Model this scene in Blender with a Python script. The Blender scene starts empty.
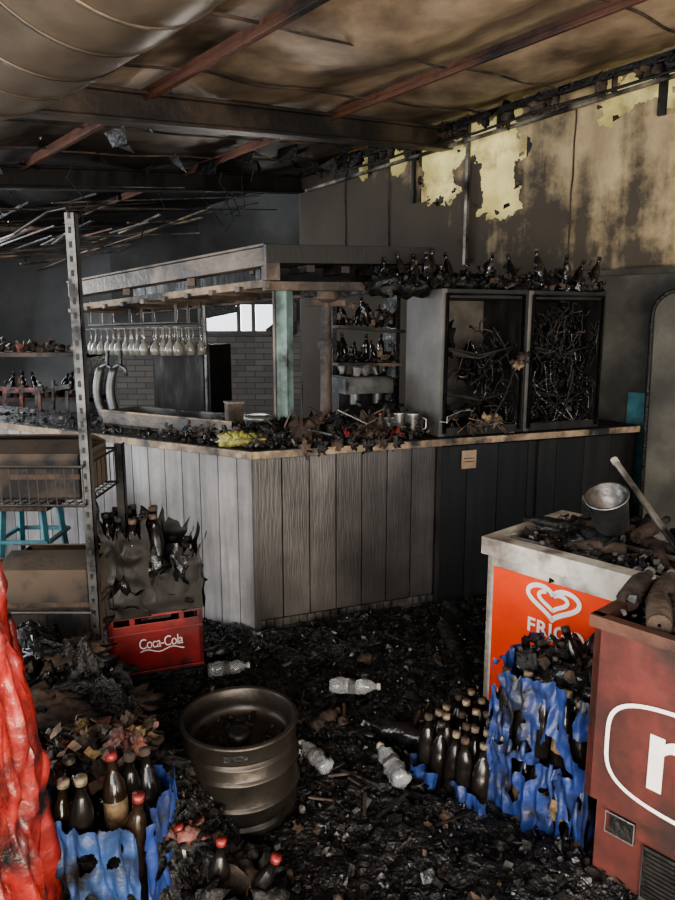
import bpy, math, random
from mathutils import Vector, Matrix, noise, Euler
random.seed(7)
R=random
V=Vector
def U(a,b): return R.uniform(a,b)
def nz(p,s=1.0,o=0.0): return noise.noise(V((p[0]*s+o,p[1]*s+o*1.3,p[2]*s-o)))
# ---------------------------------------------------------------- materials
def M(name,c1,c2=None,scale=4,rough=.8,metal=0,bump=.3,bscale=25,soot=0,sscale=2.5,stretch=(1,1,1),trans=0,emit=0,sootcol=(.012,.011,.011),rvar=0,spec=.5,sw=.09):
    m=bpy.data.materials.new(name); m.use_nodes=True
    nt=m.node_tree; N=nt.nodes; L=nt.links
    p=N['Principled BSDF']
    tc=N.new('ShaderNodeTexCoord'); mp=N.new('ShaderNodeMapping'); mp.inputs['Scale'].default_value=stretch
    L.new(tc.outputs['Object'],mp.inputs['Vector'])
    n1=N.new('ShaderNodeTexNoise'); n1.inputs['Scale'].default_value=scale; n1.inputs['Detail'].default_value=6; n1.inputs['Roughness'].default_value=.65
    L.new(mp.outputs[0],n1.inputs['Vector'])
    cr=N.new('ShaderNodeValToRGB'); cr.color_ramp.elements[0].position=.35; cr.color_ramp.elements[1].position=.65
    c2=c2 or tuple(x*.6 for x in c1)
    cr.color_ramp.elements[0].color=(*c2,1); cr.color_ramp.elements[1].color=(*c1,1)
    L.new(n1.outputs['Fac'],cr.inputs[0]); out=cr.outputs[0]
    if soot>0:
        n2=N.new('ShaderNodeTexNoise'); n2.inputs['Scale'].default_value=sscale; n2.inputs['Detail'].default_value=7; n2.inputs['Roughness'].default_value=.6
        L.new(tc.outputs['Object'],n2.inputs['Vector'])
        r2=N.new('ShaderNodeValToRGB'); a=.5+(.5-soot)*.35
        r2.color_ramp.elements[0].position=max(0,a-sw); r2.color_ramp.elements[1].position=min(1,a+sw)
        L.new(n2.outputs['Fac'],r2.inputs[0])
        mx=N.new('ShaderNodeMixRGB'); L.new(r2.outputs[0],mx.inputs[0]); L.new(out,mx.inputs[1]); mx.inputs[2].default_value=(*sootcol,1)
        out=mx.outputs[0]
    L.new(out,p.inputs['Base Color'])
    p.inputs['Roughness'].default_value=rough; p.inputs['Metallic'].default_value=metal; p.inputs['Specular IOR Level'].default_value=spec
    if rvar:
        mr=N.new('ShaderNodeMapRange'); mr.inputs[1].default_value=.35; mr.inputs[2].default_value=.65; mr.inputs[3].default_value=max(.05,rough-rvar); mr.inputs[4].default_value=min(1,rough+rvar)
        L.new(n1.outputs['Fac'],mr.inputs[0]); L.new(mr.outputs[0],p.inputs['Roughness'])
    if trans: p.inputs['Transmission Weight'].default_value=trans
    if emit:
        L.new(out,p.inputs['Emission Color']); p.inputs['Emission Strength'].default_value=emit
    if bump:
        n3=N.new('ShaderNodeTexNoise'); n3.inputs['Scale'].default_value=bscale; n3.inputs['Detail'].default_value=5
        L.new(mp.outputs[0],n3.inputs['Vector'])
        bp=N.new('ShaderNodeBump'); bp.inputs['Strength'].default_value=bump; bp.inputs['Distance'].default_value=.02
        L.new(n3.outputs['Fac'],bp.inputs['Height']); L.new(bp.outputs[0],p.inputs['Normal'])
    return m
char=M('char_black',(.020,.018,.017),(.005,.005,.005),scale=12,rough=.5,bump=.8,bscale=40,rvar=.25,spec=.35)
soot_s=M('smooth_soot',(.026,.023,.021),(.009,.008,.008),scale=5,rough=.6,bump=.15,bscale=20,rvar=.2,spec=.3,stretch=(2,2,.6))
charg=M('char_gloss',(.020,.020,.022),(.004,.004,.005),scale=9,rough=.18,bump=.5,bscale=30,rvar=.10)
ash=M('ash_grey',(.16,.15,.14),(.04,.04,.04),scale=9,rough=.9,bump=.8)
ashb=M('ash_brown',(.08,.052,.036),(.016,.012,.010),scale=9,rough=.9,bump=.8)
plankL=[M('plank_grey_%d'%i,c,tuple(x*.55 for x in c),scale=3,rough=.5,bump=.25,bscale=18,soot=.42,sscale=1.4,stretch=(6,6,.5),sootcol=(.06,.054,.05),sw=.14) for i,c in enumerate([(.27,.255,.25),(.215,.203,.20),(.30,.285,.275)])]
plankR=[M('plank_brown_%d'%i,c,tuple(x*.6 for x in c),scale=3,rough=.42,bump=.25,bscale=18,soot=.45,sscale=1.6,stretch=(6,6,.5),sootcol=(.026,.023,.022),sw=.14) for i,c in enumerate([(.105,.092,.086),(.082,.073,.069),(.122,.108,.10)])]
plankD=[M('plank_burnt_%d'%i,c,tuple(x*.5 for x in c),scale=3,rough=.5,bump=.1,bscale=18,soot=.4,stretch=(6,6,.5),spec=.35) for i,c in enumerate([(.020,.019,.018),(.014,.013,.013)])]
woodedge=M('scorched_wood_edge',(.34,.24,.15),(.13,.09,.06),scale=8,rough=.6,bump=.3,soot=.45,sscale=5)
timber=M('burnt_timber',(.12,.082,.058),(.04,.028,.022),scale=4,rough=.7,bump=.5,soot=.5,sscale=3)
timberl=M('scorched_timber',(.28,.205,.135),(.13,.09,.06),scale=4,rough=.7,bump=.4,soot=.45,sscale=3)
timberg=M('smoked_beam',(.14,.105,.078),(.06,.045,.034),scale=3,rough=.55,bump=.3,soot=.42,sscale=2.5)
beamm=M('scorched_steel_beam',(.075,.052,.038),(.03,.022,.018),scale=3,rough=.5,bump=.2,soot=.45,sscale=2)
teal=M('teal_paint',(.18,.26,.235),(.095,.14,.13),scale=6,rough=.6,bump=.2,soot=.42,sscale=4)
tealb=M('teal_bright',(.05,.18,.21),(.028,.10,.12),scale=6,rough=.5,bump=.1,soot=.45)
steel=M('sooty_steel',(.42,.42,.41),(.22,.21,.20),scale=5,rough=.35,metal=.9,bump=.1,soot=.4,sscale=5)
tapm=M('smoked_tap_metal',(.19,.19,.18),(.085,.083,.08),scale=5,rough=.42,metal=.6,bump=.1,soot=.45,sscale=5)
steeld=M('dark_steel',(.08,.075,.07),(.03,.028,.026),scale=5,rough=.45,metal=.7,bump=.2,soot=.4)
coolerm=M('cooler_panel',(.115,.107,.098),(.068,.063,.058),scale=3,rough=.55,bump=.1,soot=.42,sscale=2,sw=.16,sootcol=(.034,.031,.029))
coolback=M('cooler_back',(.13,.112,.088),(.05,.043,.036),scale=3,rough=.7,soot=.45)
rust=M('rust_steel',(.20,.085,.052),(.08,.038,.028),scale=5,rough=.6,metal=.1,bump=.3,soot=.4)
galv=M('galvanised',(.34,.31,.27),(.17,.155,.13),scale=5,rough=.5,metal=.5,bump=.1,soot=.48,sscale=4)
duct=M('duct_sheet_metal',(.27,.215,.16),(.15,.118,.088),scale=1.8,rough=.30,metal=.6,bump=.06,bscale=5,soot=.45,sscale=2.0,sootcol=(.055,.04,.03),sw=.13)
ductr=M('duct_seam',(.13,.103,.077),(.06,.048,.037),scale=3,rough=.45,metal=.5,bump=.05,soot=.4)
red=M('melted_red',(.40,.048,.040),(.17,.018,.016),scale=6,rough=.32,bump=.5,bscale=16,soot=.40,sscale=5)
redc=M('crate_red',(.30,.022,.020),(.14,.011,.011),scale=4,rough=.4,bump=.1,soot=.40)
blue=M('melted_blue',(.036,.075,.26),(.018,.036,.14),scale=8,rough=.45,bump=.4,bscale=24,soot=.44,sscale=8,sw=.12)
bluel=M('light_blue_plastic',(.05,.11,.27),(.02,.045,.13),scale=8,rough=.45,bump=.4,soot=.46,sscale=8,sw=.12)
white=M('soiled_white',(.66,.63,.56),(.42,.38,.32),scale=4,rough=.45,bump=.1,soot=.36,sscale=6,sootcol=(.14,.11,.09),sw=.12)
logow=M('print_white',(.80,.78,.74),(.66,.63,.59),scale=4,rough=.5,bump=0)
orange=M('orange_panel',(.80,.085,.027),(.60,.052,.018),scale=2,rough=.35,bump=.05,bscale=5)
maroon=M('maroon_rust',(.13,.038,.032),(.062,.024,.021),scale=5,rough=.42,bump=.15,soot=.40,sscale=4,sootcol=(.036,.023,.02))
card=M('cardboard_burnt',(.135,.096,.066),(.06,.044,.031),scale=5,rough=.9,bump=.2,soot=.44)
glassd=M('bottle_black',(.014,.012,.010),(.006,.005,.005),scale=9,rough=.2,bump=.05,rvar=.12)
glassb=M('bottle_brown',(.03,.018,.011),(.011,.008,.006),scale=9,rough=.17,bump=.05)
capc=M('foil_cream',(.34,.27,.18),(.08,.06,.04),scale=30,rough=.5,bump=.2,soot=.35,sscale=14)
capr=M('cap_red',(.26,.036,.032),(.09,.016,.016),scale=20,rough=.4,bump=.1)
clear=M('clear_plastic',(.80,.83,.86),(.6,.63,.66),scale=12,rough=.15,bump=.12,bscale=14,trans=.8)
clearg=M('dusty_glass',(.36,.345,.31),(.20,.19,.17),scale=12,rough=.22,bump=.1,trans=.5)
yellow=M('yellow_bag',(.36,.30,.06),(.14,.16,.05),scale=14,rough=.5,bump=.5,soot=.4,sscale=9)
pinkb=M('burnt_wrapper',(.24,.09,.07),(.08,.032,.026),scale=16,rough=.6,bump=.8,soot=.45,sscale=12)
goldb=M('singed_paper',(.29,.195,.10),(.10,.062,.034),scale=16,rough=.7,bump=.8,soot=.45,sscale=12)
paper=M('paper_note',(.32,.225,.145),(.22,.145,.095),scale=9,rough=.8,bump=.1)
tilem=M('plinth_tile',(.12,.11,.095),(.05,.045,.04),scale=30,rough=.3,bump=.1,soot=.4,sscale=7)
keg_m=M('scorched_keg',(.125,.105,.085),(.04,.033,.028),scale=4,rough=.36,metal=.65,bump=.12,soot=.44,sscale=4,sw=.14)
glasslid=M('sooty_glass_lid',(.16,.15,.13),(.07,.065,.06),rough=.2,soot=.3)
haze_wall=M('smoked_render_wall',(.09,.088,.085),(.055,.055,.054),scale=1.2,rough=.9,bump=.1,soot=.4,sscale=.8,sootcol=(.026,.026,.026),sw=.16)
bsoot=M('smoked_upper_wall',(.045,.043,.041),(.02,.019,.018),scale=1.4,rough=.9,bump=.1,soot=.4,sscale=1)

def special_wall():
    m=M('stained_plasterboard',(.42,.325,.19),(.23,.178,.11),scale=2.6,rough=.85,bump=.25,bscale=12,stretch=(1,1,.55))
    nt=m.node_tree;N=nt.nodes;L=nt.links;p=N['Principled BSDF']
    src=p.inputs['Base Color'].links[0].from_socket
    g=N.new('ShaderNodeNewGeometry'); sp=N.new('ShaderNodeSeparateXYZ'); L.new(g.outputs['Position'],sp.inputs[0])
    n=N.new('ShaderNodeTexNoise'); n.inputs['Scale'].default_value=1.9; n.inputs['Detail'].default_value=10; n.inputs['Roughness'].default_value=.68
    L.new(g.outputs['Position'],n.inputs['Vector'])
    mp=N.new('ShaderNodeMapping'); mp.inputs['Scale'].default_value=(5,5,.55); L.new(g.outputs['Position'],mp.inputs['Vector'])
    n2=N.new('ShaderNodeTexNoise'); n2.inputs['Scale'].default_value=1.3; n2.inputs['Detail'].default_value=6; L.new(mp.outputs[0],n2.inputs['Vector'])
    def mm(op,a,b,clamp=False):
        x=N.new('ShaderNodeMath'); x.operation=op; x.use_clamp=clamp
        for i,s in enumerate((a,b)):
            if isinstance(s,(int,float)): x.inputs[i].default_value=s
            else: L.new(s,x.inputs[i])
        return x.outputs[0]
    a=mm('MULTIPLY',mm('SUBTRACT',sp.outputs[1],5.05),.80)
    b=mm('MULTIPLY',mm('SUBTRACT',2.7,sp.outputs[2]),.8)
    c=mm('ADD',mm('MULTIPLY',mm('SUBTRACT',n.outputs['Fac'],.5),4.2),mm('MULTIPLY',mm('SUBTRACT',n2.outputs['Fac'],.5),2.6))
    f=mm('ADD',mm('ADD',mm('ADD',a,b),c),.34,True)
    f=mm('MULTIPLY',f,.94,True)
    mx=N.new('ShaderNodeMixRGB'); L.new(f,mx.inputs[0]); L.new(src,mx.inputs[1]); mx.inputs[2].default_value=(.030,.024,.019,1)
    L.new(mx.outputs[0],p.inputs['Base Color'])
    return m
wallm=special_wall()
wallg=M('grey_green_wall',(.105,.098,.078),(.048,.046,.039),scale=2.2,rough=.8,bump=.2,soot=.5,sscale=1.7,sootcol=(.02,.019,.017),sw=.14)
def special_ceiling():
    m=M('scorched_ceiling_sheet',(.55,.42,.305),(.34,.25,.175),scale=1.6,rough=.5,bump=.25,bscale=9,soot=.45,sscale=1.4,sootcol=(.085,.058,.040),sw=.12)
    nt=m.node_tree;N=nt.nodes;L=nt.links;p=N['Principled BSDF']
    src=p.inputs['Base Color'].links[0].from_socket
    g=N.new('ShaderNodeNewGeometry')
    d=N.new('ShaderNodeVectorMath'); d.operation='DOT_PRODUCT'; L.new(g.outputs['Position'],d.inputs[0]); d.inputs[1].default_value=(-.62,.714,0)
    n=N.new('ShaderNodeTexNoise'); n.inputs['Scale'].default_value=1.8; n.inputs['Detail'].default_value=8; L.new(g.outputs['Position'],n.inputs['Vector'])
    ad=N.new('ShaderNodeMath'); ad.operation='MULTIPLY_ADD'; L.new(n.outputs['Fac'],ad.inputs[0]); ad.inputs[1].default_value=5.0; L.new(d.outputs['Value'],ad.inputs[2])
    mr=N.new('ShaderNodeMapRange'); mr.inputs[1].default_value=2.31+2.5-.2; mr.inputs[2].default_value=2.31+2.5+3.2
    L.new(ad.outputs[0],mr.inputs[0])
    mx=N.new('ShaderNodeMixRGB'); L.new(mr.outputs[0],mx.inputs[0]); L.new(src,mx.inputs[1]); mx.inputs[2].default_value=(.026,.021,.018,1)
    L.new(mx.outputs[0],p.inputs['Base Color'])
    return m
ceilm=special_ceiling()
def brickm():
    m=bpy.data.materials.new('sooty_brick'); m.use_nodes=True
    nt=m.node_tree;N=nt.nodes;L=nt.links;p=N['Principled BSDF']
    g=N.new('ShaderNodeNewGeometry'); sp=N.new('ShaderNodeSeparateXYZ'); cb=N.new('ShaderNodeCombineXYZ')
    L.new(g.outputs['Position'],sp.inputs[0]); L.new(sp.outputs[0],cb.inputs[0]); L.new(sp.outputs[2],cb.inputs[1])
    b=N.new('ShaderNodeTexBrick'); L.new(cb.outputs[0],b.inputs['Vector'])
    b.inputs['Color1'].default_value=(.16,.138,.125,1); b.inputs['Color2'].default_value=(.10,.088,.082,1); b.inputs['Mortar'].default_value=(.055,.052,.048,1)
    b.inputs['Scale'].default_value=1; b.inputs['Brick Width'].default_value=.24; b.inputs['Row Height'].default_value=.075; b.inputs['Mortar Size'].default_value=.006
    n=N.new('ShaderNodeTexNoise'); n.inputs['Scale'].default_value=.8; n.inputs['Detail'].default_value=6; L.new(g.outputs['Position'],n.inputs['Vector'])
    mx=N.new('ShaderNodeMixRGB'); mx.blend_type='MULTIPLY'; mx.inputs[0].default_value=.6; L.new(b.outputs[0],mx.inputs[1]); L.new(n.outputs['Fac'],mx.inputs[2])
    L.new(mx.outputs[0],p.inputs['Base Color']); p.inputs['Roughness'].default_value=.85
    return m
brick=brickm()
floorm=M('sooty_floor',(.05,.048,.046),(.015,.015,.015),scale=3,rough=.45,bump=.5,bscale=20,rvar=.3)
debm=M('wet_char_debris',(.024,.023,.022),(.005,.005,.006),scale=14,rough=.24,bump=1,bscale=60,rvar=.19)
lite=M('glowing_cladding',(.72,.62,.30),(.48,.42,.17),scale=3,rough=.6,bump=.1,soot=.3,sscale=4,sootcol=(.25,.19,.09),emit=.55)  # opaque panel; emission stands in for sunlight coming through it
# ---------------------------------------------------------------- builder
class B:
    def __init__(s): s.v=[];s.f=[];s.fm=[];s.sm=[];s.mats=[]
    def mi(s,m):
        if m not in s.mats: s.mats.append(m)
        return s.mats.index(m)
    def add(s,vs,fs,m,smooth=False):
        o=len(s.v); s.v+= [tuple(x) for x in vs]; k=s.mi(m)
        for f in fs: s.f.append(tuple(i+o for i in f)); s.fm.append(k); s.sm.append(smooth)
    def obb(s,o,a,b,c,m):
        o,a,b,c=V(o),V(a),V(b),V(c)
        if a.cross(b).dot(c)<0: a,b=b,a
        vs=[o,o+a,o+a+b,o+b,o+c,o+a+c,o+a+b+c,o+b+c]
        s.add(vs,[(3,2,1,0),(4,5,6,7),(0,1,5,4),(1,2,6,5),(2,3,7,6),(3,0,4,7)],m)
    def box(s,c,sz,m,rot=(0,0,0)):
        Rm=Euler(rot).to_matrix(); a=Rm@V((sz[0],0,0)); b=Rm@V((0,sz[1],0)); d=Rm@V((0,0,sz[2]))
        s.obb(V(c)-(a+b+d)/2,a,b,d,m)
    def bar(s,p0,p1,w,h,m,up=(0,0,1)):
        p0,p1=V(p0),V(p1); d=p1-p0; side=d.cross(V(up))
        if side.length<1e-5: side=d.cross(V((1,0,0)))
        side.normalize(); u=side.cross(d).normalized()
        s.obb(p0-side*w/2-u*h/2,d,side*w,u*h,m)
    def lathe(s,prof,pos,m,axis=(0,0,1),seg=14,mats=None,smooth=True,wob=0):
        ax=V(axis).normalized(); q=V((0,0,1)).rotation_difference(ax).to_matrix(); pos=V(pos)
        lo=len(s.v)
        for (r,z) in prof:
            for k in range(seg):
                a=2*math.pi*k/seg; rr=r*(1+(wob*nz((math.cos(a)*2,math.sin(a)*2,z*30)) if wob else 0))
                s.v.append(tuple(pos+q@V((rr*math.cos(a),rr*math.sin(a),z))))
        for i in range(len(prof)-1):
            k2=s.mi(mats[i] if mats else m)
            for k in range(seg):
                s.f.append((lo+i*seg+k,lo+i*seg+(k+1)%seg,lo+(i+1)*seg+(k+1)%seg,lo+(i+1)*seg+k)); s.fm.append(k2); s.sm.append(smooth)
    def cyl(s,p0,p1,r,m,r1=None,seg=12):
        p0,p1=V(p0),V(p1); r1=r if r1 is None else r1; L=(p1-p0).length
        s.lathe([(0.0005,0),(r,0)],p0,m,axis=p1-p0,seg=seg,smooth=False)
        s.lathe([(r,0),(r1,L)],p0,m,axis=p1-p0,seg=seg)
        s.lathe([(r1,L),(0.0005,L)],p0,m,axis=p1-p0,seg=seg,smooth=False)
    def tube(s,pts,r,m,seg=6):
        pts=[V(p) for p in pts]; n=len(pts); vs=[]
        prev=None
        for i,p in enumerate(pts):
            d=(pts[min(i+1,n-1)]-pts[max(i-1,0)]).normalized()
            if prev is None: x=d.orthogonal().normalized()
            else:
                x=(prev-d*prev.dot(d)); x=x.normalized() if x.length>1e-6 else d.orthogonal().normalized()
            prev=x; y=d.cross(x)
            rr=r[i] if isinstance(r,(list,tuple)) else r
            for k in range(seg):
                a=2*math.pi*k/seg; vs.append(p+(x*math.cos(a)+y*math.sin(a))*rr)
        fs=[(i*seg+k,i*seg+(k+1)%seg,(i+1)*seg+(k+1)%seg,(i+1)*seg+k) for i in range(n-1) for k in range(seg)]
        fs.append(tuple(range(seg))[::-1]); fs.append(tuple((n-1)*seg+k for k in range(seg)))
        s.add(vs,fs,m,seg>5)
    def grid(s,fn,nu,nv,m,keep=None,smooth=True):
        vs=[fn(i/nu,j/nv) for j in range(nv+1) for i in range(nu+1)]
        fs=[]
        for j in range(nv):
            for i in range(nu):
                if keep and not keep((i+.5)/nu,(j+.5)/nv): continue
                a=j*(nu+1)+i; fs.append((a,a+1,a+nu+2,a+nu+1))
        s.add(vs,fs,m,smooth)
    def blob(s,c,r,m,amp=.35,sc=3,seg=18,seed=0,smooth=True,rot=0):
        c=V(c); vs=[];fs=[]
        n2=max(6,seg//2)
        for j in range(n2+1):
            th=math.pi*j/n2
            for k in range(seg):
                a=2*math.pi*k/seg; d=V((math.sin(th)*math.cos(a),math.sin(th)*math.sin(a),math.cos(th)))
                f=1+amp*(nz(d,sc*.6,seed)+.5*nz(d,sc*1.7,seed+9))*1.4
                q=V((d.x*r[0]*f,d.y*r[1]*f,d.z*r[2]*f)); 
                if rot: q=Matrix.Rotation(rot,3,'Z')@q
                vs.append(c+q)
        for j in range(n2):
            for k in range(seg): fs.append((j*seg+k,j*seg+(k+1)%seg,(j+1)*seg+(k+1)%seg,(j+1)*seg+k)[::-1])
        s.add(vs,fs,m,smooth)
    def chunk(s,c,sz,m):
        rot=Euler((U(0,6.3),U(0,6.3),U(0,6.3))).to_matrix(); c=V(c)
        vs=[]
        for x in(-1,1):
            for y in(-1,1):
                for z in(-1,1): vs.append(c+rot@V((x*sz*U(.3,1.1),y*sz*U(.3,.9),z*sz*U(.1,.6))))
        s.add(vs,[(0,1,3,2),(4,6,7,5),(0,4,5,1),(2,3,7,6),(0,2,6,4),(1,5,7,3)],m)
    def flake(s,c,sz,m):
        rot=Euler((U(-.7,.7),U(-.7,.7),U(0,6.3))).to_matrix(); c=V(c); a=sz*U(.5,1); k=U(-.5,.5)
        vs=[]
        for j in(-1,1):
            for i in(-1,0,1): vs.append(c+rot@V((i*sz*U(.7,1.1),j*a*U(.6,1.1),k*sz*(i*i)+U(-.1,.1)*sz)))
        s.add(vs,[(0,1,4,3),(1,2,5,4)],m)
    def bottle(s,pos,axis=(0,0,1),sc=1,m=None,cap=None,label=None,seg=12):
        m=m or glassd; cap=cap or capc; c=sc
        pr=[(.004,0),(.029,0),(.031,.006),(.031,.045),(.0315,.046),(.0315,.115),(.031,.116),(.031,.135),(.026,.16),(.016,.185),(.0135,.19),(.013,.222),(.0155,.223),(.0155,.240),(.002,.241)]
        pr=[(a*c,b*c) for a,b in pr]
        lb=label or m
        ms=[m,m,m,lb,lb,lb,m,m,m,m,m,cap,cap,cap]
        s.lathe(pr,pos,m,axis,seg,ms)
    def pet(s,pos,axis,L=.24,r=.033,m=None):
        pr=[(.004,0),(.8,.0),(1,.04),(1,.12),(.93,.16),(1,.2),(1,.3),(.93,.34),(1,.38),(1,.48),(.93,.52),(1,.56),(.98,.70),(.7,.82),(.35,.9),(.33,.93),(.42,.94),(.42,1.0),(.01,1.0)]
        pr=[(a*r,b*L) for a,b in pr]
        mm=m or clear
        s.lathe(pr,pos,mm,axis,16,[mm]*8+[ash if m is None else mm]*2+[mm]*5+[white if m is None else mm]*3,wob=.45)
    def ribbon(s,pts,w,o,r,u,nrm,m,closed=False):
        o,r,u,nrm=V(o),V(r),V(u),V(nrm); n=len(pts); vs=[];fs=[]
        for i,(x,y) in enumerate(pts):
            if closed: a=pts[(i-1)%n]; b=pts[(i+1)%n]
            else: a=pts[max(i-1,0)]; b=pts[min(i+1,n-1)]
            dx,dy=b[0]-a[0],b[1]-a[1]; l=math.hypot(dx,dy) or 1; px,py=-dy/l*w/2,dx/l*w/2
            for sg in(1,-1): vs.append(o+r*(x+px*sg)+u*(y+py*sg)+nrm*.003)
        for i in range(n if closed else n-1):
            j=(i+1)%n; fs.append((2*i,2*i+1,2*j+1,2*j))
        s.add(vs,fs,m)
    def text(s,t,size,o,r,u,nrm,m,space=1,xs=1,bold=0):
        cu=bpy.data.curves.new('t','FONT'); cu.body=t; cu.size=size; cu.space_character=space; cu.offset=bold
        ob=bpy.data.objects.new('t',cu); bpy.context.collection.objects.link(ob)
        dg=bpy.context.evaluated_depsgraph_get(); me=ob.evaluated_get(dg).to_mesh()
        o,r,u,nrm=V(o),V(r),V(u),V(nrm)
        s.add([o+r*v.co.x*xs+u*v.co.y+nrm*.0035 for v in me.vertices],[tuple(p.vertices) for p in me.polygons],m)
        ob.evaluated_get(dg).to_mesh_clear(); bpy.data.objects.remove(ob); bpy.data.curves.remove(cu)
    def done(s,name,bevel=0):
        xs=[v[0] for v in s.v];ys=[v[1] for v in s.v];zs=[v[2] for v in s.v]
        o=V(((min(xs)+max(xs))/2,(min(ys)+max(ys))/2,min(zs)))
        me=bpy.data.meshes.new(name); me.from_pydata([tuple(V(v)-o) for v in s.v],[],s.f)
        for m in s.mats: me.materials.append(m)
        me.polygons.foreach_set('material_index',s.fm); me.polygons.foreach_set('use_smooth',s.sm); me.update()
        ob=bpy.data.objects.new(name,me); ob.location=o; bpy.context.collection.objects.link(ob)
        if bevel:
            b=ob.modifiers.new('bevel','BEVEL'); b.width=bevel; b.segments=2; b.limit_method='ANGLE'; b.angle_limit=.9
        return ob

def P3(xy,z): return V((xy[0],xy[1],z))
Z=V((0,0,1))
P0=V((1.9,5.1,0)); A=V((-.70,.714,0)).normalized(); NN=V((-.714,-.70,0)).normalized()
def roof(s,n): return 3.40-.055*s-.115*n
def RP(s,n,dz=0): 
    q=P0+A*s+NN*n; return V((q.x,q.y,roof(s,n)+dz))
# ---------------------------------------------------------------- floor
b=B(); b.obb((-9,-3,-.1),(16,0,0),(0,15,0),(0,0,.1),floorm); b.done('floor')
# ---------------------------------------------------------------- ceiling
b=B()
def cf(i,j):
    s=-5+15*i; n=-.35+9.7*j
    fr=((n-1.33)/1.42)%1.0
    sag=.07*math.sin(fr*math.pi)**2*(1+1.2*nz((s*.8,n*.8,0),1)) + .035*nz((s,n,3),1.7)+.014*nz((s,n,3),7)
    return RP(s,n,.05-sag*(1 if n>.05 else 0))
b.grid(cf,220,130,ceilm)
b.done('ceiling')
b=B()
for s0 in(-1.3,-.6,.35,1.0,2.1,2.7):
    for n0,n1 in((0.05,1.3),(1.4,2.7),(2.8,4.1)):
        pts=[RP(s0+.05*nz((s0,n0,t*2)),n0+(n1-n0)*t,-.035+.02*nz((t*3,s0,n0))) for t in [k/14 for k in range(15)]]
        b.tube(pts,.008,timber,4)
for i in range(50):
    s0=U(1.8,4.5); n0=U(.2,5.5); p=RP(s0,n0,-.03); L=U(.05,.16); w_=U(.05,.3)
    b.add([p,p+A*w_,p+A*w_*U(.5,1)-Z*L*U(.3,.9)+NN*U(-.1,.1),p-Z*L+NN*U(-.1,.1)],[(0,1,2,3)],char)
b.done('trim_ceiling_seams')
for k,s0 in enumerate((1.42,3.25,5.2,7.3)):
    b=B()
    a,c=RP(s0,0,-.11),RP(s0,8.5,-.11)
    m=beamm if k==0 else soot_s
    b.bar(a+Z*.075,c+Z*.075,.12,.02,m); b.bar(a-Z*.075,c-Z*.075,.12,.02,m); b.bar(a,c,.04,.15,m)
    b.done('roof_beam',.004)
for k,n0 in enumerate((1.33,2.75,4.17,5.6)):
    b=B(); 
    b.bar(RP(-4.5,n0,-.03),RP(9.5,n0,-.03),.055,.05,rust); b.bar(RP(-4.5,n0+.03,-.055),RP(9.5,n0+.03,-.055),.02,.03,rust)
    b.done('roof_purlin',.003)
b=B()
for i in range(240):
    s0=U(3.2,8.5); n0=U(.1,6.5); d=U(-.32,-.02)
    L=U(.6,2.2)
    if R.random()<.6: p,q=RP(s0,n0,d-.08),RP(s0+U(-.1,.1),n0+L,d-.08+U(-.10,.05))
    else: p,q=RP(s0,n0,d-.08),RP(s0+L,n0+U(-.1,.1),d-.08+U(-.10,.05))
    b.bar(p,q,U(.012,.035),U(.008,.018),R.choice([char,timber,timber,timberl,timberg,rust,galv if i%3==0 else char]))
for i in range(60):
    s0=U(2.8,8); n0=U(.1,5.5); p=RP(s0,n0,-.05); pts=[p+V((U(-.06,.06)*t,U(-.06,.06)*t,-t*.12*U(.6,1.2))) for t in range(4)]
    b.tube(pts,.006,char,4)
b.done('hanging_ceiling_battens')
b=B()
b.bar(RP(-4,.06,-.10),RP(3.1,.06,-.20),.028,.024,galv)
b.bar(RP(-4,.12,-.02),RP(3.1,.12,-.05),.03,.05,char)
b.tube([RP(-4+t*.5,.22+.03*math.sin(t),-.14-.03*abs(math.sin(t*1.7))) for t in range(14)],.010,char,6)
for s0 in[-.9+.45*i for i in range(9)]: b.bar(RP(s0,.05,0),RP(s0,.05,-.16),.03,.03,timber)
for i in range(40):
    s0=U(-1,3); p=RP(s0,.1,-.08); b.blob((p.x,p.y,p.z),(U(.02,.06),.02,U(.02,.06)),R.choice([char,ashb,timber]),seed=i,amp=1,sc=5,seg=10)
b.done('trim_wall_top')
# ---------------------------------------------------------------- right wall with holes
def W(s,z,n=0):
    q=P0+A*s+NN*n; return V((q.x,q.y,z))
holes=[(1.47,2.99,.21,.25),(.95,2.95,.25,.36),(-.15,3.27,.27,.17),(2.35,3.15,.10,.10),(1.95,3.12,.08,.12)]
def wallgrid(b,S0,S1,z0,z1,nu,nv):
    def wf(i,j):
        s=S0+(S1-S0)*i; z=z0+(z1-z0)*j
        cell=(S1-S0)/nu
        js=cell*.9*nz((s,z,5),37) if 0<i<1 else 0; jz=cell*.9*nz((s,z,15),41) if 0<j<1 else 0
        return W(s+js,z+jz,.0+.012*nz((s,z,0),2.5))
    def keepw(i,j):
        s=S0+(S1-S0)*i; z=z0+(z1-z0)*j
        for (hs,hz,a,h) in holes:
            d=((s-hs)/a); e=((z-hz)/h); rr=max(abs(d),abs(e))*.6+math.hypot(d,e)*.4
            if rr<.95+.8*nz((s,z,1),4)+.35*nz((s,z,1),14)+.15*nz((s,z,1),40): return False
        if z>roof(s,0)+.04: return False
        return True
    b.grid(wf,nu,nv,wallm,keepw)
b=B()
wallgrid(b,-3.5,3.25,0,2.45,120,50)
wallgrid(b,-.6,2.6,2.45,3.65,460,170)
wallgrid(b,-3.5,-.6,2.45,3.65,60,30); wallgrid(b,2.6,3.25,2.45,3.65,20,30)
b.obb(W(3.25,0,-.25),A*.02,NN*.25,Z*3.1,wallg)
b.done('wall_right')
b=B()
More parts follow.
